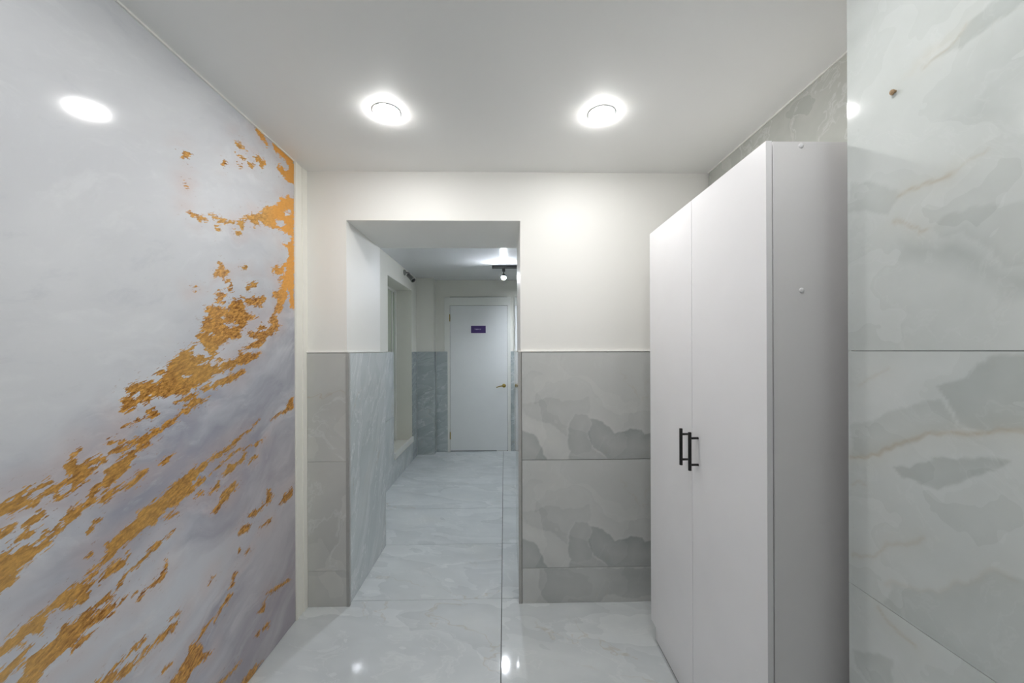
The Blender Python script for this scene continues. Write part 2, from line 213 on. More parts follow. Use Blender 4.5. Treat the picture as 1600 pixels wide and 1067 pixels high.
MAT['floor_tile'] = onyx('onyx_floor_tile', (222, 226, 227), (205, 210, 212), (182, 188, 191), 0.6, 0.045, streak=((0, 0, 0.2), (0.75, 1.5, 1)), vein=0.3, scale=1.15, white=0.22)

def mural_material():
    N = NT('marble_and_gold_mural')
    P = N.obj()
    sd = N.attr('gold_sd')
    # flow coordinates: the print runs from low and near to high and far
    F = N.mapping(P, rot=(-0.42, 0, 0), sc=(1, 0.34, 1))
    F2 = N.mapping(P, rot=(-0.38, 0, 0), sc=(1, 0.13, 1))
    flake = N.noise(F, 95.0, 5.0, 0.62)
    fine = N.noise(F2, 210.0, 3.0, 0.6)
    big = N.noise(P, 16.0, 4.0, 0.6)
    m = N.math('ADD', N.math('MULTIPLY', sd, 135.0), N.math('MULTIPLY', N.math('SUBTRACT', flake, 0.5), 7.5))
    m = N.math('ADD', m, N.math('MULTIPLY', N.math('SUBTRACT', fine, 0.5), 6.0))
    m = N.math('ADD', m, N.math('MULTIPLY', N.math('SUBTRACT', big, 0.5), 2.4))
    gold = N.mapr(m, -0.5, -0.2, 0.0, 1.0, True)
    # marble ground
    W = N.vadd(P, N.vscale(N.vadd(N.noise(P, 1.6, 4.0, col=True), (0.5, 0.5, 0.5), 'SUBTRACT'), 0.5))
    G = N.mapping(W, rot=(-0.42, 0, 0), sc=(1, 0.5, 1.6))
    c1 = N.noise(G, 2.4, 5.0, 0.55)
    c2 = N.noise(N.mapping(W, rot=(-0.3, 0, 0), sc=(1, 0.5, 1.6)), 8.0, 7.0, 0.7)
    calm = N.attr('calm')
    base = N.mix(N.mapr(c1, 0.36, 0.64, 0, 1, True), lin((158, 159, 171)), lin((202, 204, 210)))
    base = N.mix(N.math('MULTIPLY', calm, 0.85), base, lin((211, 213, 216)))
    base = N.mix(N.mapr(c2, 0.52, 0.72, 0, 0.4, True), base, lin((222, 224, 226)))
    base = N.mix(N.mapr(c2, 0.30, 0.46, 0.28, 0.0, True), base, lin((182, 186, 194)))
    halo = N.mapr(sd, -0.09, -0.002, 0.0, 0.45, True)
    sep = N.n('ShaderNodeSeparateXYZ'); N.link(P, sep.inputs[0])
    low = N.math('MULTIPLY', N.mapr(sep.outputs[1], 1.15, 1.7, 0, 1, True), N.mapr(sep.outputs[2], 1.25, 0.7, 0, 0.45, True))
    base = N.mix(low, base, lin((184, 170, 172)))
    pink = N.math('MULTIPLY', halo, N.mapr(N.noise(G, 6.0, 3.0), 0.38, 0.66, 0.0, 1.0, True))
    base = N.mix(pink, base, lin((203, 184, 180)))
    specks = N.math('MULTIPLY', N.mapr(N.noise(F, 120.0, 4.0, 0.7), 0.63, 0.68, 0, 0.85), N.mapr(sd, -0.05, -0.004, 0, 1))
    base = N.mix(specks, base, lin((150, 104, 66)))
    # foil colours
    g1 = N.noise(F, 130.0, 4.0, 0.75)
    zone = N.noise(N.mapping(P, loc=(0, 0.3, 0.1)), 2.2, 2.0)
    gcol = N.mix(N.mapr(g1, 0.34, 0.66), lin((128, 72, 20)), lin((238, 178, 88)))
    gcol = N.mix(N.mapr(zone, 0.4, 0.62, 0.0, 0.45, True), gcol, lin((214, 172, 104)))
    near = N.math('MULTIPLY', N.mapr(sep.outputs[1], 1.05, 0.75, 0, 1, True), N.mapr(sep.outputs[2], 1.2, 0.75, 0, 0.7, True))
    gcol = N.mix(near, gcol, lin((218, 180, 118)))
    edge = N.math('ADD', sep.outputs[1], N.math('MULTIPLY', sep.outputs[2], 0.22))
    gcol = N.mix(N.mapr(edge, 2.12, 2.3, 0.0, 0.75, True), gcol, lin((240, 166, 62)))
    N.set(color=N.mix(gold, base, gcol), rough=N.mapr(gold, 0, 1, 0.09, 0.28), metal=N.math('MULTIPLY', gold, 0.25), spec=0.5)
    return N.m
MAT['mural'] = mural_material()

# ------------------------------------------------------------------ mesh helpers
class MB:
    def __init__(self): self.v = []; self.f = []
    def quad(self, *p):
        k = len(self.v); self.v += [tuple(q) for q in p]; self.f.append(tuple(range(k, k + len(p)))); return self
    def box(self, x0, x1, y0, y1, z0, z1, bev=0.0):
        if bev <= 0:
            k = len(self.v)
            self.v += [(x, y, z) for z in (z0, z1) for y in (y0, y1) for x in (x0, x1)]
            self.f += [tuple(k + i for i in f) for f in ((0, 2, 3, 1), (4, 5, 7, 6), (0, 1, 5, 4), (2, 6, 7, 3), (0, 4, 6, 2), (1, 3, 7, 5))]
            return self
        bm = bmesh.new(); bmesh.ops.create_cube(bm, size=1.0)
        bmesh.ops.scale(bm, vec=(x1 - x0, y1 - y0, z1 - z0), verts=bm.verts)
        bmesh.ops.translate(bm, vec=((x0 + x1) / 2, (y0 + y1) / 2, (z0 + z1) / 2), verts=bm.verts)
        bmesh.ops.bevel(bm, geom=bm.edges[:], offset=bev, segments=2, affect='EDGES', profile=0.5)
        k = len(self.v); bm.verts.index_update()
        self.v += [tuple(v.co) for v in bm.verts]; self.f += [tuple(k + v.index for v in f.verts) for f in bm.faces]
        bm.free(); return self
    def lathe(self, prof, origin, axis=(0, 0, 1), seg=24):
        """prof: (radius, height) pairs along axis from origin"""
        ax = Vector(axis).normalized(); u = ax.orthogonal().normalized(); w = ax.cross(u); o = Vector(origin); k = len(self.v)
        for r, h in prof:
            for i in range(seg):
                a = 2 * math.pi * i / seg
                self.v.append(tuple(o + ax * h + (u * math.cos(a) + w * math.sin(a)) * r))
        for j in range(len(prof) - 1):
            for i in range(seg):
                a = k + j * seg + i; b = k + j * seg + (i + 1) % seg
                self.f.append((a, b, b + seg, a + seg))
        self.f.append(tuple(k + i for i in reversed(range(seg)))); n = k + (len(prof) - 1) * seg
        self.f.append(tuple(n + i for i in range(seg)))
        return self
    def tube(self, pts, r, seg=10):
        for a, b in zip(pts[:-1], pts[1:]):
            d = Vector(b) - Vector(a)
            self.lathe([(r, 0), (r, d.length)], a, d, seg)
        return self
    def mesh(self, name):
        me = bpy.data.meshes.new(name); me.from_pydata(self.v, [], self.f); me.update()
        bm = bmesh.new(); bm.from_mesh(me); bmesh.ops.recalc_face_normals(bm, faces=bm.faces[:]); bm.to_mesh(me); bm.free()
        return me
    def build(self, name, mat, parent=None, smooth=False):
        return link(name, self.mesh(name), mat, parent, smooth)

def link(name, me, mat, parent=None, smooth=False):
    if mat is not None and not me.materials: me.materials.append(mat)
    if smooth:
        for p in me.polygons: p.use_smooth = len(p.vertices) == 4
    o = bpy.data.objects.new(name, me); COL.objects.link(o)
    if parent is not None: o.parent = parent
    return o
def empty(name, loc=(0, 0, 0)):
    o = bpy.data.objects.new(name, None); o.empty_display_size = 0.1; o.location = loc; COL.objects.link(o); return o
def tag(o, label=None, cat=None, group=None, kind=None):
    if label: o['label'] = label
    if cat: o['category'] = cat
    if group: o['group'] = group
    if kind: o['kind'] = kind
    return o
def frame(o, origin, u, v):
    """local x along u, local y along v, local z = u x v"""
    u = Vector(u).normalized(); v = Vector(v).normalized(); w = u.cross(v)
    m = Matrix((u, v, w)).transposed().to_4x4(); m.translation = origin
    o.matrix_local = m
    return o

def slab_mesh(name, w, h, t=0.01, bev=0.0012):
    """one tile: back at z=-t, face at z=0, arrissed edge"""
    v = [(0, 0, -t), (w, 0, -t), (w, h, -t), (0, h, -t), (0, 0, -bev), (w, 0, -bev), (w, h, -bev), (0, h, -bev),
         (bev, bev, 0), (w - bev, bev, 0), (w - bev, h - bev, 0), (bev, h - bev, 0)]
    f = [(3, 2, 1, 0), (8, 9, 10, 11)]
    for i in range(4):
        j = (i + 1) % 4
        f += [(i, j, 4 + j, 4 + i), (4 + i, 4 + j, 8 + j, 8 + i)]
    me = bpy.data.meshes.new(name); me.from_pydata(v, [], f); me.update(); return me

def grid_slab(name, us, vs, t=0.01):
    """tile / panel whose face is a fine grid carrying a print attribute"""
    us = np.asarray(us, float); vs = np.asarray(vs, float); nu, nv = len(us), len(vs)
    U, V = np.meshgrid(us, vs)
    pts = np.stack([U.ravel(), V.ravel(), np.zeros(nu * nv)], 1)
    i = np.arange(nu * nv).reshape(nv, nu)
    q = np.stack([i[:-1, :-1], i[:-1, 1:], i[1:, 1:], i[1:, :-1]], -1).reshape(-1, 4)
    n = nu * nv
    back = np.array([(us[0], vs[0], -t), (us[-1], vs[0], -t), (us[-1], vs[-1], -t), (us[0], vs[-1], -t)])
    faces = [tuple(int(x) for x in r) for r in q]
    faces += [(n + 3, n + 2, n + 1, n)]
    faces += [tuple([n, n + 1] + [int(x) for x in i[0, ::-1]]), tuple([n + 1, n + 2] + [int(x) for x in i[::-1, -1]]),
              tuple([n + 2, n + 3] + [int(x) for x in i[-1, :]]), tuple([n + 3, n] + [int(x) for x in i[:, 0]])]
    me = bpy.data.meshes.new(name); me.from_pydata([tuple(p) for p in np.vstack([pts, back])], [], faces); me.update()
    return me, U.ravel(), V.ravel()

def seg_dist(U, V, poly, closed=True):
    d2 = np.full(U.shape, 1e9)
    n = len(poly)
    for k in range(n if closed else n - 1):
        (ax, ay), (bx, by) = poly[k], poly[(k + 1) % n]
        dx, dy = bx - ax, by - ay; L = dx * dx + dy * dy + 1e-12
        t = np.clip(((U - ax) * dx + (V - ay) * dy) / L, 0, 1)
        d2 = np.minimum(d2, (U - ax - t * dx) ** 2 + (V - ay - t * dy) ** 2)
    return np.sqrt(d2)
def inside(U, V, poly):
    c = np.zeros(U.shape, bool); n = len(poly)
    for k in range(n):
        (ax, ay), (bx, by) = poly[k], poly[(k + 1) % n]
        if ay == by: continue
        hit = ((ay > V) != (by > V)) & (U < (bx - ax) * (V - ay) / (by - ay) + ax)
        c ^= hit
    return c
def sdist(U, V, poly):
    d = seg_dist(U, V, poly)
    return np.where(inside(U, V, poly), d, -d)
def set_attr(me, name, vals):
    a = me.attributes.new(name, 'FLOAT', 'POINT')
    full = np.zeros(len(me.vertices), np.float32); full[:len(vals)] = vals
    a.data.foreach_set('value', full)
def wobble(U, V, amp, k):
    return (amp * (np.sin(U * 41 * k + 3 * np.sin(V * 23 * k)) + np.sin(V * 57 * k + 2.2 * np.sin(U * 31 * k) + 1.3)),
            amp * (np.sin(V * 37 * k + 2.7 * np.sin(U * 29 * k) + 0.6) + np.sin(U * 61 * k + 1.9 * np.sin(V * 19 * k))))
def print_attrs(me, U, V, feats):
    du, dv = wobble(U, V, 0.0028, 1.0); d2, d3 = wobble(U, V, 0.0012, 3.1)
    U = U + du + d2; V = V + dv + d3
    tone = np.zeros(U.shape); vein = np.zeros(U.shape); cream = np.zeros(U.shape)
    for kind, w, poly in feats:
        p = [(x / 1000, y / 1000) for x, y in poly]
        if kind == 'vein':
            d = seg_dist(U, V, p, False); vein = np.maximum(vein, w * np.clip(1 - d / 0.006, 0, 1)); cream = np.maximum(cream, 0.5 * w * np.exp(-d / 0.02))
            continue
        d = sdist(U, V, p)
        if kind == 'edge':
            tone += w * np.clip((d + 0.002) / 0.006, 0, 1) * (0.22 + 0.78 * np.exp(-np.maximum(d, 0) / 0.09))
            tone -= 0.22 * abs(w) * np.clip((d + 0.02) / 0.02, 0, 1) * (d < 0)
        elif kind == 'soft':
            tone += w * np.clip((d + 0.015) / 0.05, 0, 1)
        else:
            cream = np.maximum(cream, w * np.clip((d + 0.01) / 0.03, 0, 1))
    set_attr(me, 'tone', tone); set_attr(me, 'vein', vein); set_attr(me, 'cream', cream)

TILE_MESHES = {}
rng = random.Random(7)
def tile(parent, origin, u, v, w, h, mat, t=0.01, gap=0.0016, seed=None):
    key = (round(w, 4), round(h, 4), mat.name, t)
    me = TILE_MESHES.get(key)
    if me is None:
        me = slab_mesh('tile', w - gap, h - gap, t); me.materials.append(mat); TILE_MESHES[key] = me
    o = link('tile', me, None, parent)
    U = Vector(u).normalized(); V = Vector(v).normalized()
    frame(o, Vector(origin) + (U + V) * gap / 2, u, v)
    s = seed if seed is not None else (rng.random(), rng.random(), rng.random())
    o.color = (s[0], s[1], s[2], 1)
    return o

CEIL, CCEIL = 2.393, 2.387
LX, RX = -1.09, 1.147
BY = 2.075                 # painted face of the partition with the opening
OL, OR, OT = -0.868, 0.0907, 2.123

# ------------------------------------------------------------------ the setting: near room
def struct(o, label, cat):
    return tag(o, label, cat, None, 'structure')

flo = MB().box(-1.35, 2.5, -1.1, 5.5, -0.12, -0.011).build('floor', MAT['grout'])
struct(flo, 'polished pale grey onyx tile floor running through to the corridor', 'floor')
ys = [-1.1, -0.904, -0.301, 0.302, 0.905, 1.508, 2.111, 2.716, 3.327, 3.932, 4.535, 5.138, 5.5]
for r in range(len(ys) - 1):
    for x0, x1 in ((-1.224, -0.02), (-0.02, 1.184)) + (((1.184, 2.388),) if ys[r] > 2.5 else ()):
        t = tile(flo, (x0, ys[r], 0), (1, 0, 0), (0, 1, 0), x1 - x0, ys[r + 1] - ys[r], MAT['floor_tile'], gap=0.0034)
        t.rotation_euler = (math.radians(rng.uniform(-0.05, 0.05)), math.radians(rng.uniform(-0.06, 0.06)), 0)

cei = MB().box(-1.3, 1.35, -1.1, BY + 0.02, CEIL, CEIL + 0.1).build('ceiling', MAT['ceiling'])
struct(cei, 'smooth satin white stretch ceiling of the near room with two lamps', 'ceiling')

wl = MB().box(-1.28, -1.101, -1.1, 2.2, 0, CEIL + 0.05).build('wall_left', MAT['plaster'])
struct(wl, 'left wall covered by a glossy marble and gold mural', 'wall')
ym = np.concatenate([np.arange(-1.0, 0.55, 0.05), np.arange(0.55, 1.9600, 0.005), [1.962]])
zm = np.arange(0.003, 2.3905, 0.005)
# panel local x runs towards the camera so that its face looks into the room
me, U, V = grid_slab('mural_panel', ym, zm, 0.010)
golds = [[(x / 1000, y / 1000) for x, y in p] for p in MURAL_GOLD]
holes = [[(x / 1000, y / 1000) for x, y in p] for p in MURAL_HOLES]
# the print carries on behind the camera
golds += [[(0.62 - 0.3 * k, 0.55 + 0.1 * k), (0.40 - 0.3 * k, 0.40 + 0.1 * k), (0.15 - 0.3 * k, 0.22 + 0.1 * k), (0.25 - 0.3 * k, 0.36 + 0.1 * k)] for k in range(4)]
sd = np.full(U.shape, -0.2)
for p in golds:
    xs = [q[0] for q in p]; zs = [q[1] for q in p]
    sel = (U > min(xs) - 0.2) & (U < max(xs) + 0.2) & (V > min(zs) - 0.2) & (V < max(zs) + 0.2)
    sd[sel] = np.maximum(sd[sel], sdist(U[sel], V[sel], p))
for p in holes:
    sel = (U > min(q[0] for q in p) - 0.1) & (U < max(q[0] for q in p) + 0.1) & (V > min(q[1] for q in p) - 0.1) & (V < max(q[1] for q in p) + 0.1)
    sd[sel] = np.minimum(sd[sel], -sdist(U[sel], V[sel], p))
set_attr(me, 'gold_sd', sd)
calm = np.clip((V - (0.95 + 0.55 * (U - 0.8))) / 0.35, 0, 1) * (0.85 + 0.15 * np.clip((1.55 - U) / 0.35, 0, 1))
set_attr(me, 'calm', calm)
# remap the local frame (u, v, out) to (Y, Z, X) of the room
co = np.empty(len(me.vertices) * 3); me.vertices.foreach_get('co', co); co = co.reshape(-1, 3)
co = np.stack([LX + co[:, 2], co[:, 0], co[:, 1]], 1); me.vertices.foreach_set('co', co.ravel()); me.update()
mural = link('mural_panel', me, MAT['mural'], wl)
mural['label'] = 'glossy pale marble mural with flaked gold veins'
def strip(name, label, mb, mat):
    o = mb.build(name, mat); struct(o, label, 'trim'); return o
tr = MB().box(-1.10, -1.086, 1.963, BY, 0.0, CEIL - 0.001, 0.001)
tr.box(-1.0865, -1.083, 1.966, 1.982, 0.0, CEIL - 0.001, 0.0008).box(-1.0865, -1.081, 2.028, BY, 0.0, CEIL - 0.001, 0.001)
strip('trim_1', 'ivory ribbed cover strip standing at the far end of the mural', tr, MAT['trim'])
strip('trim_2', 'thin white strip along the top edge of the mural', MB().box(LX + 0.0002, LX + 0.006, -1.0, 1.963, CEIL - 0.007, CEIL - 0.0005), MAT['plaster'])
strip('trim_3', 'thin pale strip along the ceiling above the wardrobe', MB().box(RX - 0.006, RX - 0.0005, 0.99, BY - 0.012, CEIL - 0.006, CEIL - 0.0005), MAT['plaster'])

wb = MB()
wb.box(-1.28, OL, BY, 2.63, 0, CEIL + 0.05).box(OR, 1.35, BY, 2.63, 0, CEIL + 0.05).box(OL, OR, BY, 2.63, OT, CEIL + 0.05)
wb.box(-1.30, OL, 2.63, 2.712, 0, 1.394).box(OR, 2.3, 2.63, 2.712, 0, 1.394).box(1.35, 2.3, 2.5, 2.63, 0, CEIL + 0.05)
wb = wb.build('wall_back', MAT['plaster'])
struct(wb, 'thick white partition with a square opening and grey tiled wainscot', 'wall')
ZT = 1.3925
rows = ((0.0, 0.196), (0.196, 0.795), (0.795, ZT))
for i, (z0, z1) in enumerate(rows):
    tile(wb, (-1.081, BY - 0.010, z0), (1, 0, 0), (0, 0, 1), 0.2255, z1 - z0, MAT['wall_tile'], seed=(0.31, 0.62 + 0.2 * i, 0.1))
# the printed pier tile: the same print on every full tile
TW = RX - 0.095
me, U, V = grid_slab('tile', np.linspace(0.001, TW - 0.001, 210), np.linspace(0.001, 0.5965, 120))
print_attrs(me, U + 0.016, V, PIER_PRINT); me.materials.append(MAT['pier_tile'])
for z0 in (0.196, 0.795):
    frame(link('tile', me, None, wb), (0.095, BY - 0.010, z0), (1, 0, 0), (0, 0, 1))
me2, U, V = grid_slab('tile', np.linspace(0.001, TW - 0.001, 210), np.linspace(0.001, 0.195, 40))
print_attrs(me2, U + 0.016, V, BASE_PRINT); me2.materials.append(MAT['pier_tile'])
frame(link('tile', me2, None, wb), (0.095, BY - 0.010, 0.0), (1, 0, 0), (0, 0, 1))
# jambs
tile(wb, (OL + 0.010, BY, 0), (0, 1, 0), (0, 0, 1), 0.637, ZT, MAT['jamb_tile'], seed=(0.2, 0.5, 0.3)).name = 'tile'
tile(wb, (OR - 0.010, 2.712, 0), (0, -1, 0), (0, 0, 1), 0.637, ZT, MAT['jamb_tile'], seed=(0.7, 0.1, 0.3))
def profile(x0, sgn):
    mb = MB()
    mb.box(min(x0, x0 - sgn * 0.014), max(x0, x0 - sgn * 0.014), BY - 0.0125, BY - 0.0002, 0, ZT + 0.001, 0.0012)
    mb.box(min(x0, x0 + sgn * 0.0025), max(x0, x0 + sgn * 0.0025), BY - 0.0125, BY + 0.008, 0, ZT + 0.001, 0.0008)
    o = mb.build('corner_profile', MAT['steel_profile'], wb); o['label'] = 'grey metal corner profile'
    return o
profile(OL + 0.0125, 1); profile(OR - 0.0125, -1)
cap = MB()
cap.box(-1.081, OL + 0.014, BY - 0.013, BY - 0.0002, ZT + 0.001, ZT + 0.0075, 0.001).box(OL + 0.0002, OL + 0.013, BY - 0.012, 2.712, ZT + 0.001, ZT + 0.0075, 0.001)
cap.build('cap_strip', MAT['plaster'], wb)
cap = MB()
cap.box(OR - 0.014, RX, BY - 0.013, BY - 0.0002, ZT + 0.001, ZT + 0.0075, 0.001).box(OR - 0.013, OR - 0.0002, BY - 0.012, 2.712, ZT + 0.001, ZT + 0.0075, 0.001)
cap.build('cap_strip', MAT['plaster'], wb)

wa = MB().box(RX + 0.011, 1.35, 0.94, BY, 0, CEIL + 0.05).build('wall_alcove', MAT['grout'])
struct(wa, 'grey tiled recess wall behind the white wardrobe', 'wall')
for i, (z0, z1) in enumerate(((0.0, 0.79), (0.79, 1.392), (1.392, CEIL))):
    tile(wa, (RX, 2.063, z0), (0, -1, 0), (0, 0, 1), 1.105, z1 - z0, MAT['alcove_tile'], seed=(0.44, 0.12 * i, 0.8))

TURN = math.radians(1.2)
RU = Vector((-math.sin(TURN), -math.cos(TURN), 0)); RN = Vector((-math.cos(TURN), math.sin(TURN), 0)); RO = Vector((0.893, 0.952, 0))
def rw(u, n, z): p = RO + RU * u + RN * n; return (p.x, p.y, z)
b = MB(); k = [rw(u, n, z) for z in (0, CEIL + 0.05) for u, n in ((0.011, -0.0105), (2.1, -0.0105), (2.1, -0.45), (0.011, -0.45))]
b.v = k; b.f = [(0, 1, 2, 3), (7, 6, 5, 4), (0, 4, 5, 1), (1, 5, 6, 2), (2, 6, 7, 3), (3, 7, 4, 0)]
wr = b.build('wall_right', MAT['grout'])
struct(wr, 'polished pale onyx tiled wall beside the wardrobe', 'wall')
for z0, z1 in ((0.0, 0.198), (0.198, 0.797), (0.797, 1.3965), (1.3965, CEIL)):
    us = np.concatenate([np.arange(0.0008, 0.5, 0.0055), np.arange(0.5, 1.199, 0.12), [1.199]])
    me, U, V = grid_slab('tile', us, np.linspace(0.0008, z1 - z0 - 0.0008, max(20, int((z1 - z0) / 0.0055))))
    print_attrs(me, U, V + z0, RIGHT_PRINT); me.materials.append(MAT['right_tile'])
    # mirror so that the face looks into the room: u runs back from the corner
    co = np.empty(len(me.vertices) * 3); me.vertices.foreach_get('co', co); co = co.reshape(-1, 3)
    bmx = bmesh.new(); bmx.from_mesh(me); bmesh.ops.recalc_face_normals(bmx, faces=bmx.faces[:]); bmx.to_mesh(me); bmx.free()
    o = link('tile', me, None, wr)
    m = Matrix((-RU, Vector((0, 0, 1)), RN)).transposed().to_4x4()
    # local x must stay right-handed: x -> -u
    co[:, 0] *= -1; me.vertices.foreach_set('co', co.ravel()); me.update(); me.flip_normals()
    m.translation = (RO.x, RO.y, z0); o.matrix_local = m; o.color = (0.3, 0.7, 0.2, 1)
    t2 = tile(wr, RO + RU * 2.1 + Vector((0, 0, z0)), -RU, (0, 0, 1), 0.9, z1 - z0, MAT['right_tile'])
endt = tile(wr, (1.145, 0.952, 0), (-1, 0, 0), (0, 0, 1), 0.2515, CEIL, MAT['wall_tile'], t=0.009)

wz = MB().box(-1.28, 1.35, -1.2, -1.1, 0, CEIL + 0.05).build('wall_rear', MAT['rear'])
struct(wz, 'plain light wall behind the camera', 'wall')

# ------------------------------------------------------------------ the setting: corridor beyond the opening
CLX = -1.177
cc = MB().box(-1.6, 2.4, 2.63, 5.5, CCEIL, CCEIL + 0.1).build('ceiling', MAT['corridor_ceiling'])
struct(cc, 'glossy grey stretch ceiling of the corridor beyond the opening', 'ceiling')
N0, N1, NL, NS, NH, NB = 3.83, 4.81, 4.0, 0.245, 2.178, -1.392
w = MB()
w.box(-1.55, CLX - 0.010, 2.63, N0, 0, CCEIL).box(-1.55, CLX - 0.010, N1, 5.4, 0, CCEIL).box(-1.55, CLX - 0.010, N0, N1, 0, NS - 0.002).box(-1.55, CLX - 0.010, N0, N1, NH, CCEIL)
w.box(-1.55, CLX - 0.010, N0, NL, NS - 0.002, 1.394).box(-1.55, NB - 0.02, N0, N1, NS, NH)
wcl = w.build('wall_corridor_left', MAT['corridor_paint'])
struct(wcl, 'left corridor wall with a tall window niche and tiled wainscot', 'wall')
for z0, z1 in ((0, 0.70), (0.70, ZT)):
    tile(wcl, (CLX, 2.715, z0), (0, 1, 0), (0, 0, 1), NL - 2.715, z1 - z0, MAT['jamb_tile'])
tile(wcl, (CLX, NL, 0), (0, 1, 0), (0, 0, 1), N1 - NL, NS - 0.002, MAT['jamb_tile'])
tile(wcl, (CLX, N1, 0), (0, 1, 0), (0, 0, 1), 5.06 - N1, ZT, MAT['corridor_tile'])
win = empty('window_1', (NB, 4.3, NS))
struct(win, 'narrow white framed window niche in the left corridor wall', 'window')
def wpart(name, mb, mat):
    o = mb.build(name, mat, win); o.matrix_parent_inverse = Matrix.Translation((-NB, -4.3, -NS)); return o
wpart('sill', MB().box(NB + 0.001, CLX + 0.012, NL - 0.004, N1 - 0.002, NS - 0.001, NS + 0.02, 0.002), MAT['corridor_paint'])
wpart('front_board', MB().box(CLX - 0.009, CLX + 0.013, NL - 0.004, N1 - 0.004, NS + 0.0205, NS + 0.066, 0.002), MAT['casing'])
wpart('pane', MB().box(NB - 0.016, NB - 0.010, N0 + 0.002, N1 - 0.03, NS + 0.022, NH - 0.002), MAT['glass_green'])
wpart('frame', MB().box(NB - 0.018, NB + 0.012, N1 - 0.034, N1 - 0.002, NS + 0.022, NH - 0.002, 0.002), MAT['casing'])
wpart('frame', MB().box(NB - 0.018, NB + 0.006, N1 - 0.15, N1 - 0.125, NS + 0.022, NH - 0.002, 0.002), MAT['casing'])
wpart('frame', MB().box(NB - 0.018, NB + 0.006, N0 + 0.002, N1 - 0.034, NH - 0.03, NH - 0.002, 0.002), MAT['casing'])

DY = 5.21
w = MB()
w.box(-1.55, -0.957, 5.07, 5.5, 0, CCEIL).box(-0.957, 2.4, DY + 0.012, 5.5, 0, CCEIL)
wcb = w.build('wall_corridor_back', MAT['corridor_paint'])
struct(wcb, 'grey white end wall of the corridor with two white doors', 'wall')
for i, (z0, z1) in enumerate(((0, 0.196), (0.196, 0.795), (0.795, ZT))):
    tile(wcb, (CLX + 0.001, 5.06, z0), (1, 0, 0), (0, 0, 1), 0.229, z1 - z0, MAT['corridor_tile'])
    tile(wcb, (-0.947, 5.07, z0), (0, 1, 0), (0, 0, 1), 0.12, z1 - z0, MAT['corridor_tile'])
    tile(wcb, (-0.946, DY - 0.010, z0), (1, 0, 0), (0, 0, 1), 0.156, z1 - z0, MAT['corridor_tile'])
    tile(wcb, (0.089, DY - 0.010, z0), (1, 0, 0), (0, 0, 1), 0.052, z1 - z0, MAT['corridor_tile'])
    tile(wcb, (1.06, DY - 0.010, z0), (1, 0, 0), (0, 0, 1), 1.2, z1 - z0, MAT['corridor_tile'])
wcr = MB().box(2.3, 2.4, 2.5, 5.5, 0, CCEIL).build('wall_corridor_right', MAT['corridor_paint'])
struct(wcr, 'far right end of the corridor hidden behind the partition', 'wall')

def door(num, x0, label, casL, casR, hx, sgn):
    d = empty('door_%d' % num, (x0 + 0.4, DY, 0)); struct(d, label, 'door')
    inv = Matrix.Translation((-(x0 + 0.4), -DY, 0))
    def part(name, mb, mat, parent=None, smooth=False):
        o = mb.build(name, mat, parent or d, smooth)
        if parent is None: o.matrix_parent_inverse = inv
        return o
    x1 = x0 + 0.801
    leaf = part('leaf', MB().box(x0 + 0.003, x1 - 0.003, DY - 0.004, DY + 0.011, 0.012, 2.030, 0.0015), MAT['door'])
    part('gap_shade', MB().box(x0 - 0.001, x1 + 0.001, DY + 0.005, DY + 0.0118, 0.0, 2.033), MAT['dark_gap'])  # dark sheet stands in for shade in the gap round the leaf
    part('casing', MB().box(x0 - casL, x0, DY - 0.007, DY + 0.0118, 0.0, 2.034, 0.0015), MAT['casing'])
    part('casing', MB().box(x1, x1 + casR, DY - 0.007, DY + 0.0118, 0.0, 2.034, 0.0015), MAT['casing'])
    part('casing', MB().box(x0 - casL, x1 + casR, DY - 0.007, DY + 0.0118, 2.034, 2.148, 0.0015), MAT['casing'])
    part('casing_top', MB().box(x0, x1, DY - 0.008, DY + 0.0118, 2.1485, 2.153), MAT['grey_plastic'])
    # lever handle: rose, neck, lever
    h = MB().lathe([(0.004, 0.0), (0.027, 0.0), (0.027, 0.006), (0.018, 0.011), (0.012, 0.014), (0.010, 0.05), (0.013, 0.052), (0.013, 0.066), (0.006, 0.07)], (hx, DY - 0.004, 0.9135), (0, -1, 0), 20)
    pts = [(hx, DY - 0.060, 0.9135), (hx - sgn * 0.03, DY - 0.062, 0.914), (hx - sgn * 0.07, DY - 0.061, 0.908), (hx - sgn * 0.105, DY - 0.056, 0.893)]
    for a, b_, r in zip(pts[:-1], pts[1:], (0.009, 0.008, 0.0065)): h.tube([a, b_], r, 10)
    ho = part('handle', h, MAT['brass'], None, True); ho['label'] = 'polished brass lever handle'
    hinge_x = x0 if sgn > 0 else x1
    for z in (0.225, 1.86):
        g = MB().lathe([(0.006, -0.05), (0.006, 0.05)], (hinge_x, DY - 0.010, z), (0, 0, 1), 10)
        part('hinge', g, MAT['brass'], None, True)
    return d
d1 = door(1, -0.756, 'white flush door with a purple plate at the end of the corridor', 0.074, 0.043, -0.006, 1)
foot_strip = MB().box(-0.11, 0.035, DY - 0.009, DY - 0.0045, 0.001, 0.011, 0.001).build('pale_strip', MAT['casing'], d1)  # thin pale strip across the foot of the leaf
foot_strip.matrix_parent_inverse = Matrix.Translation((0.356, -DY, 0))
door(2, 0.150, 'white door at the edge of view right of the purple plated door', 0.008, 0.07, 0.172, -1)

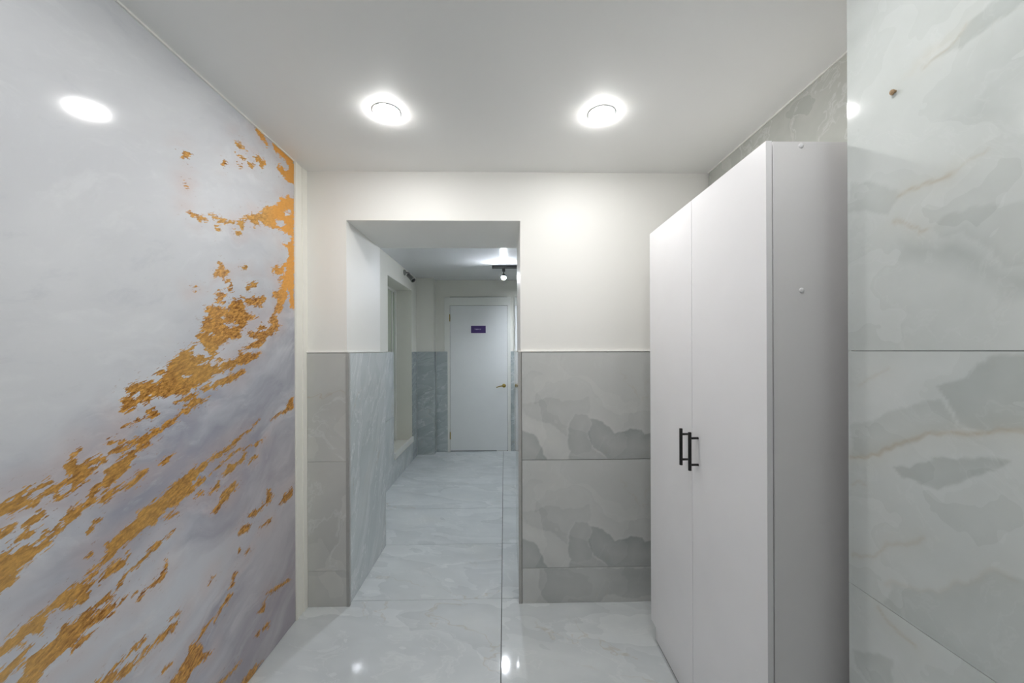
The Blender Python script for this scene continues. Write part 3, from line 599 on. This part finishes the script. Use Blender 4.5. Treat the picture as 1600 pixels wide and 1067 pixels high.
# ------------------------------------------------------------------ things
# wardrobe
WX, WY0, WY1, WZ = 0.705, 0.9885, 1.7905, 1.962
wd = empty('wardrobe', ((WX + RX) / 2, (WY0 + WY1) / 2, 0))
tag(wd, 'tall white two-door wardrobe with black bar handles against the tiled wall', 'wardrobe')
WI = Matrix.Translation(tuple(-v for v in wd.location))
def wp(name, mb, mat, parent=None, smooth=False, label=None):
    o = mb.build(name, mat, parent or wd, smooth)
    if parent is None: o.matrix_parent_inverse = WI
    if label: o['label'] = label
    return o
BX0, BX1 = WX + 0.0215, RX - 0.004
ym_ = (WY0 + WY1) / 2
wp('side_panel', MB().box(BX0, BX1, WY0 + 0.003, WY0 + 0.019, 0.004, WZ, 0.0008), MAT['carcass'])
wp('side_panel', MB().box(BX0, BX1, WY1 - 0.019, WY1 - 0.003, 0.004, WZ, 0.0008), MAT['carcass'])
wp('top_panel', MB().box(BX0, BX1, WY0 + 0.019, WY1 - 0.019, WZ - 0.017, WZ - 0.001, 0.0008), MAT['laminate'])
wp('bottom_panel', MB().box(BX0, BX1, WY0 + 0.019, WY1 - 0.019, 0.085, 0.101, 0.0008), MAT['laminate'])
wp('back_panel', MB().box(BX1 - 0.004, BX1 - 0.001, WY0 + 0.0195, WY1 - 0.0195, 0.102, WZ - 0.018), MAT['laminate'])
wp('plinth', MB().box(BX0 + 0.0005, BX0 + 0.016, WY0 + 0.0195, WY1 - 0.0195, 0.003, 0.0845, 0.0008), MAT['laminate'])
wp('shelf', MB().box(BX0 + 0.01, BX1 - 0.006, WY0 + 0.0195, WY1 - 0.0195, 1.60, 1.616, 0.0008), MAT['laminate'])
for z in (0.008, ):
    wp('base_shadow_strip', MB().box(BX0 + 0.001, BX0 + 0.012, WY0 + 0.02, WY1 - 0.02, 0.0004, 0.0028), MAT['shadow_gap'])  # dark strip painted in for the shade under the plinth
for side, (a, b_) in enumerate(((WY0, ym_ - 0.0013), (ym_ + 0.0013, WY1))):
    d = wp('door', MB().box(WX, WX + 0.0165, a, b_, 0.100, WZ, 0.0009), MAT['laminate'])
    hy = ym_ - 0.044 if side == 0 else ym_ + 0.024
    h = MB()
    BXh = WX - 0.031
    h.lathe([(0.0004, 0.0), (0.0055, 0.0004), (0.006, 0.001), (0.006, 0.139), (0.0055, 0.1396), (0.0004, 0.14)], (BXh, hy, 0.961), (0, 0, 1), 16)
    for z in (0.982, 1.079):
        h.lathe([(0.0042, 0.0), (0.0042, 0.031)], (WX, hy, z), (-1, 0, 0), 12)
    ho = h.build('handle', MAT['black'], d, True); ho['label'] = 'matt black bar handle'
    ho.matrix_parent_inverse = Matrix.Identity(4)
for z in (1.951, 1.560):
    for xx in (0.803, 1.08):
        wp('screw_cover', MB().lathe([(0.0005, 0.0), (0.0068, 0.0), (0.0068, 0.001), (0.005, 0.002), (0.0005, 0.0024)], (xx, WY0 + 0.003, z), (0, -1, 0), 16), MAT['laminate'], None, True)

# ceiling lamps
def ceiling_lamp(x, y, mat, label):
    t = empty('ceiling_lamp', (x, y, CEIL))
    ring = MB().lathe([(0.050, -0.0004), (0.057, -0.0004), (0.0572, -0.0018), (0.056, -0.003), (0.0535, -0.0036), (0.0505, -0.003), (0.050, -0.0004)], (0, 0, 0), (0, 0, 1), 48)
    ring.f = ring.f[:-2]
    ring.build('ring', MAT['lamp_ring'], t, True)
    prof = [(0.0495, -0.002), (0.0495, -0.0045)] + [(0.0495 - 0.012 * (1 - math.cos(a)), -0.0045 - 0.0075 * math.sin(a)) for a in np.linspace(0.4, math.pi / 2, 3)] + [(0.01, -0.0127)]
    MB().lathe(prof, (0, 0, 0), (0, 0, 1), 24).build('diffuser', mat, t, True)
    tag(t, label, 'ceiling lamp', 'round ceiling lamps')
    return t
ceiling_lamp(-0.484, 1.556, MAT['lamp'], 'lit round ceiling lamp nearer the gold mural')
ceiling_lamp(0.411, 1.556, MAT['lamp'], 'lit round ceiling lamp nearer the white wardrobe')
ceiling_lamp(-0.484, 0.66, MAT['lamp_rear'], 'lit round ceiling lamp overhead out of view, mural side')
ceiling_lamp(0.411, 0.66, MAT['lamp_rear'], 'lit round ceiling lamp overhead out of view, right wall side')

# track light in the corridor
tk = empty('track_light', (-0.14, 4.33, CCEIL))
tag(tk, 'black ceiling track with a lit spot head beyond the opening', 'track light')
TI = Matrix.Translation((0.14, -4.33, -CCEIL))
def tp(name, mb, mat, smooth=False):
    o = mb.build(name, mat, tk, smooth); o.matrix_parent_inverse = TI; return o
tp('rail', MB().box(-0.137, 1.85, 4.313, 4.347, 2.355, 2.3865, 0.002), MAT['black'])
tp('end_cap', MB().box(-0.1375, -0.122, 4.3115, 4.3485, 2.3535, 2.3868, 0.002), MAT['black'])
for hx, aim in ((-0.004, (-0.05, -0.75, -0.60)), (0.62, (-0.25, 0.75, -0.60)), (1.35, (-0.4, 0.6, -0.55))):  # the two right-hand heads are unseen, added to light the corridor
    a = Vector(aim).normalized()
    tp('adapter', MB().box(hx - 0.018, hx + 0.018, 4.316, 4.344, 2.318, 2.3548, 0.003), MAT['black'])
    tp('stem', MB().tube([(hx, 4.33, 2.32), (hx, 4.33, 2.285)], 0.006, 10), MAT['black'], True)
    j = Vector((hx - 0.018, 4.33, 2.278))
    tp('joint', MB().tube([(hx + 0.006, 4.33, 2.282), tuple(j)], 0.009, 12), MAT['black'], True)
    c = Vector((hx, 4.33, 2.245)) - a * 0.03
    LH = 0.03 if hx < 0.1 else 0.07
    tp('lamp_head', MB().lathe([(0.012, -0.03), (0.026, -0.022), (0.030, 0.0), (0.031, LH), (0.028, LH), (0.0265, 0.004), (0.01, 0.002)], tuple(c), tuple(a), 24), MAT['black'], True)
    deep = 0.0 if hx < 0.1 else 0.012
    prof = [(0.026 * math.cos(q), 0.018 + 0.026 * math.sin(q)) for q in np.linspace(0, 1.4, 3)] if not deep else [(0.024, 0.012), (0.008, 0.014)]
    tp('bulb', MB().lathe([(0.01, 0.006), (0.0255, 0.0105)] + prof, tuple(c), tuple(a), 12), MAT['bulb'], True)

# door sign
sg = empty('door_sign', (-0.360, DY - 0.004, 1.70))
tag(sg, 'small purple name plate fixed to the far white door', 'sign')
SI = Matrix.Translation((0.360, -(DY - 0.004), -1.70))
o = MB().box(-0.4623, -0.2578, DY - 0.0075, DY - 0.0042, 1.6486, 1.750, 0.0008).build('plate', MAT['purple'], sg); o.matrix_parent_inverse = SI
tx = MB(); x = -0.409; r2 = random.Random(3)
for i in range(9):                                  # the worn line of print on the plate, too small to read in the photograph
    wdt = r2.uniform(0.006, 0.009); hh = 0.014 if i else 0.02
    tx.box(x, x + 0.0022, DY - 0.0082, DY - 0.0076, 1.694, 1.694 + hh).box(x + 0.0022, x + wdt - 0.001, DY - 0.0082, DY - 0.0076, 1.694 + r2.choice((0, 0.006, 0.011)), 1.6965 + r2.choice((0.002, 0.006, 0.0105)))
    x += wdt + 0.0025
o = tx.build('print', MAT['sign_ink'], sg); o.matrix_parent_inverse = SI; o['label'] = 'line of tiny pale lettering'

# camera on the corridor wall
sc_ = empty('security_camera', (CLX, 4.55, 2.31))
tag(sc_, 'small grey bullet camera on the corridor wall above the niche', 'camera')
CI = Matrix.Translation((-CLX, -4.55, -2.31))
def cp(name, mb, mat):
    o = mb.build(name, mat, sc_, True); o.matrix_parent_inverse = CI; return o
CW = CLX - 0.010
cp('mount', MB().lathe([(0.004, 0.0002), (0.034, 0.0002), (0.034, 0.012), (0.022, 0.02), (0.008, 0.022)], (CW, 4.46, 2.335), (1, 0, 0), 20), MAT['grey_plastic'])
cp('arm', MB().tube([(CW + 0.018, 4.46, 2.335), (CW + 0.06, 4.46, 2.332), (CW + 0.066, 4.47, 2.30)], 0.010, 10), MAT['grey_plastic'])
ca = Vector((0.55, -0.35, -0.6)).normalized()
cp('housing', MB().lathe([(0.01, -0.045), (0.026, -0.04), (0.027, 0.055), (0.030, 0.056), (0.030, 0.07), (0.024, 0.07)], (CW + 0.068, 4.475, 2.286), tuple(ca), 20), MAT['grey_plastic'])
cp('lens', MB().lathe([(0.004, 0.0), (0.0235, 0.0), (0.0235, 0.003), (0.004, 0.004)], tuple(Vector((CW + 0.068, 4.475, 2.286)) + ca * 0.0705), tuple(ca), 20), MAT['lens'])

# rusty screw left in the right wall
p = Vector(rw(0.1227, 0.0, 1.986))
s = MB().lathe([(0.0005, 0.0), (0.003, 0.0002), (0.003, 0.006), (0.0055, 0.0065), (0.0055, 0.009), (0.0005, 0.0105)], tuple(p), tuple(RN + Vector((0, 0, -0.25))), 14)
s.lathe([(0.0045, 0.0), (0.0045, 0.0012)], tuple(p + Vector((0, 0.006, 0))), tuple(RN), 12)
so = s.build('wall_screw', MAT['rust'])
tag(so, 'rusty screw head sticking out of the pale tiled wall', 'screw')
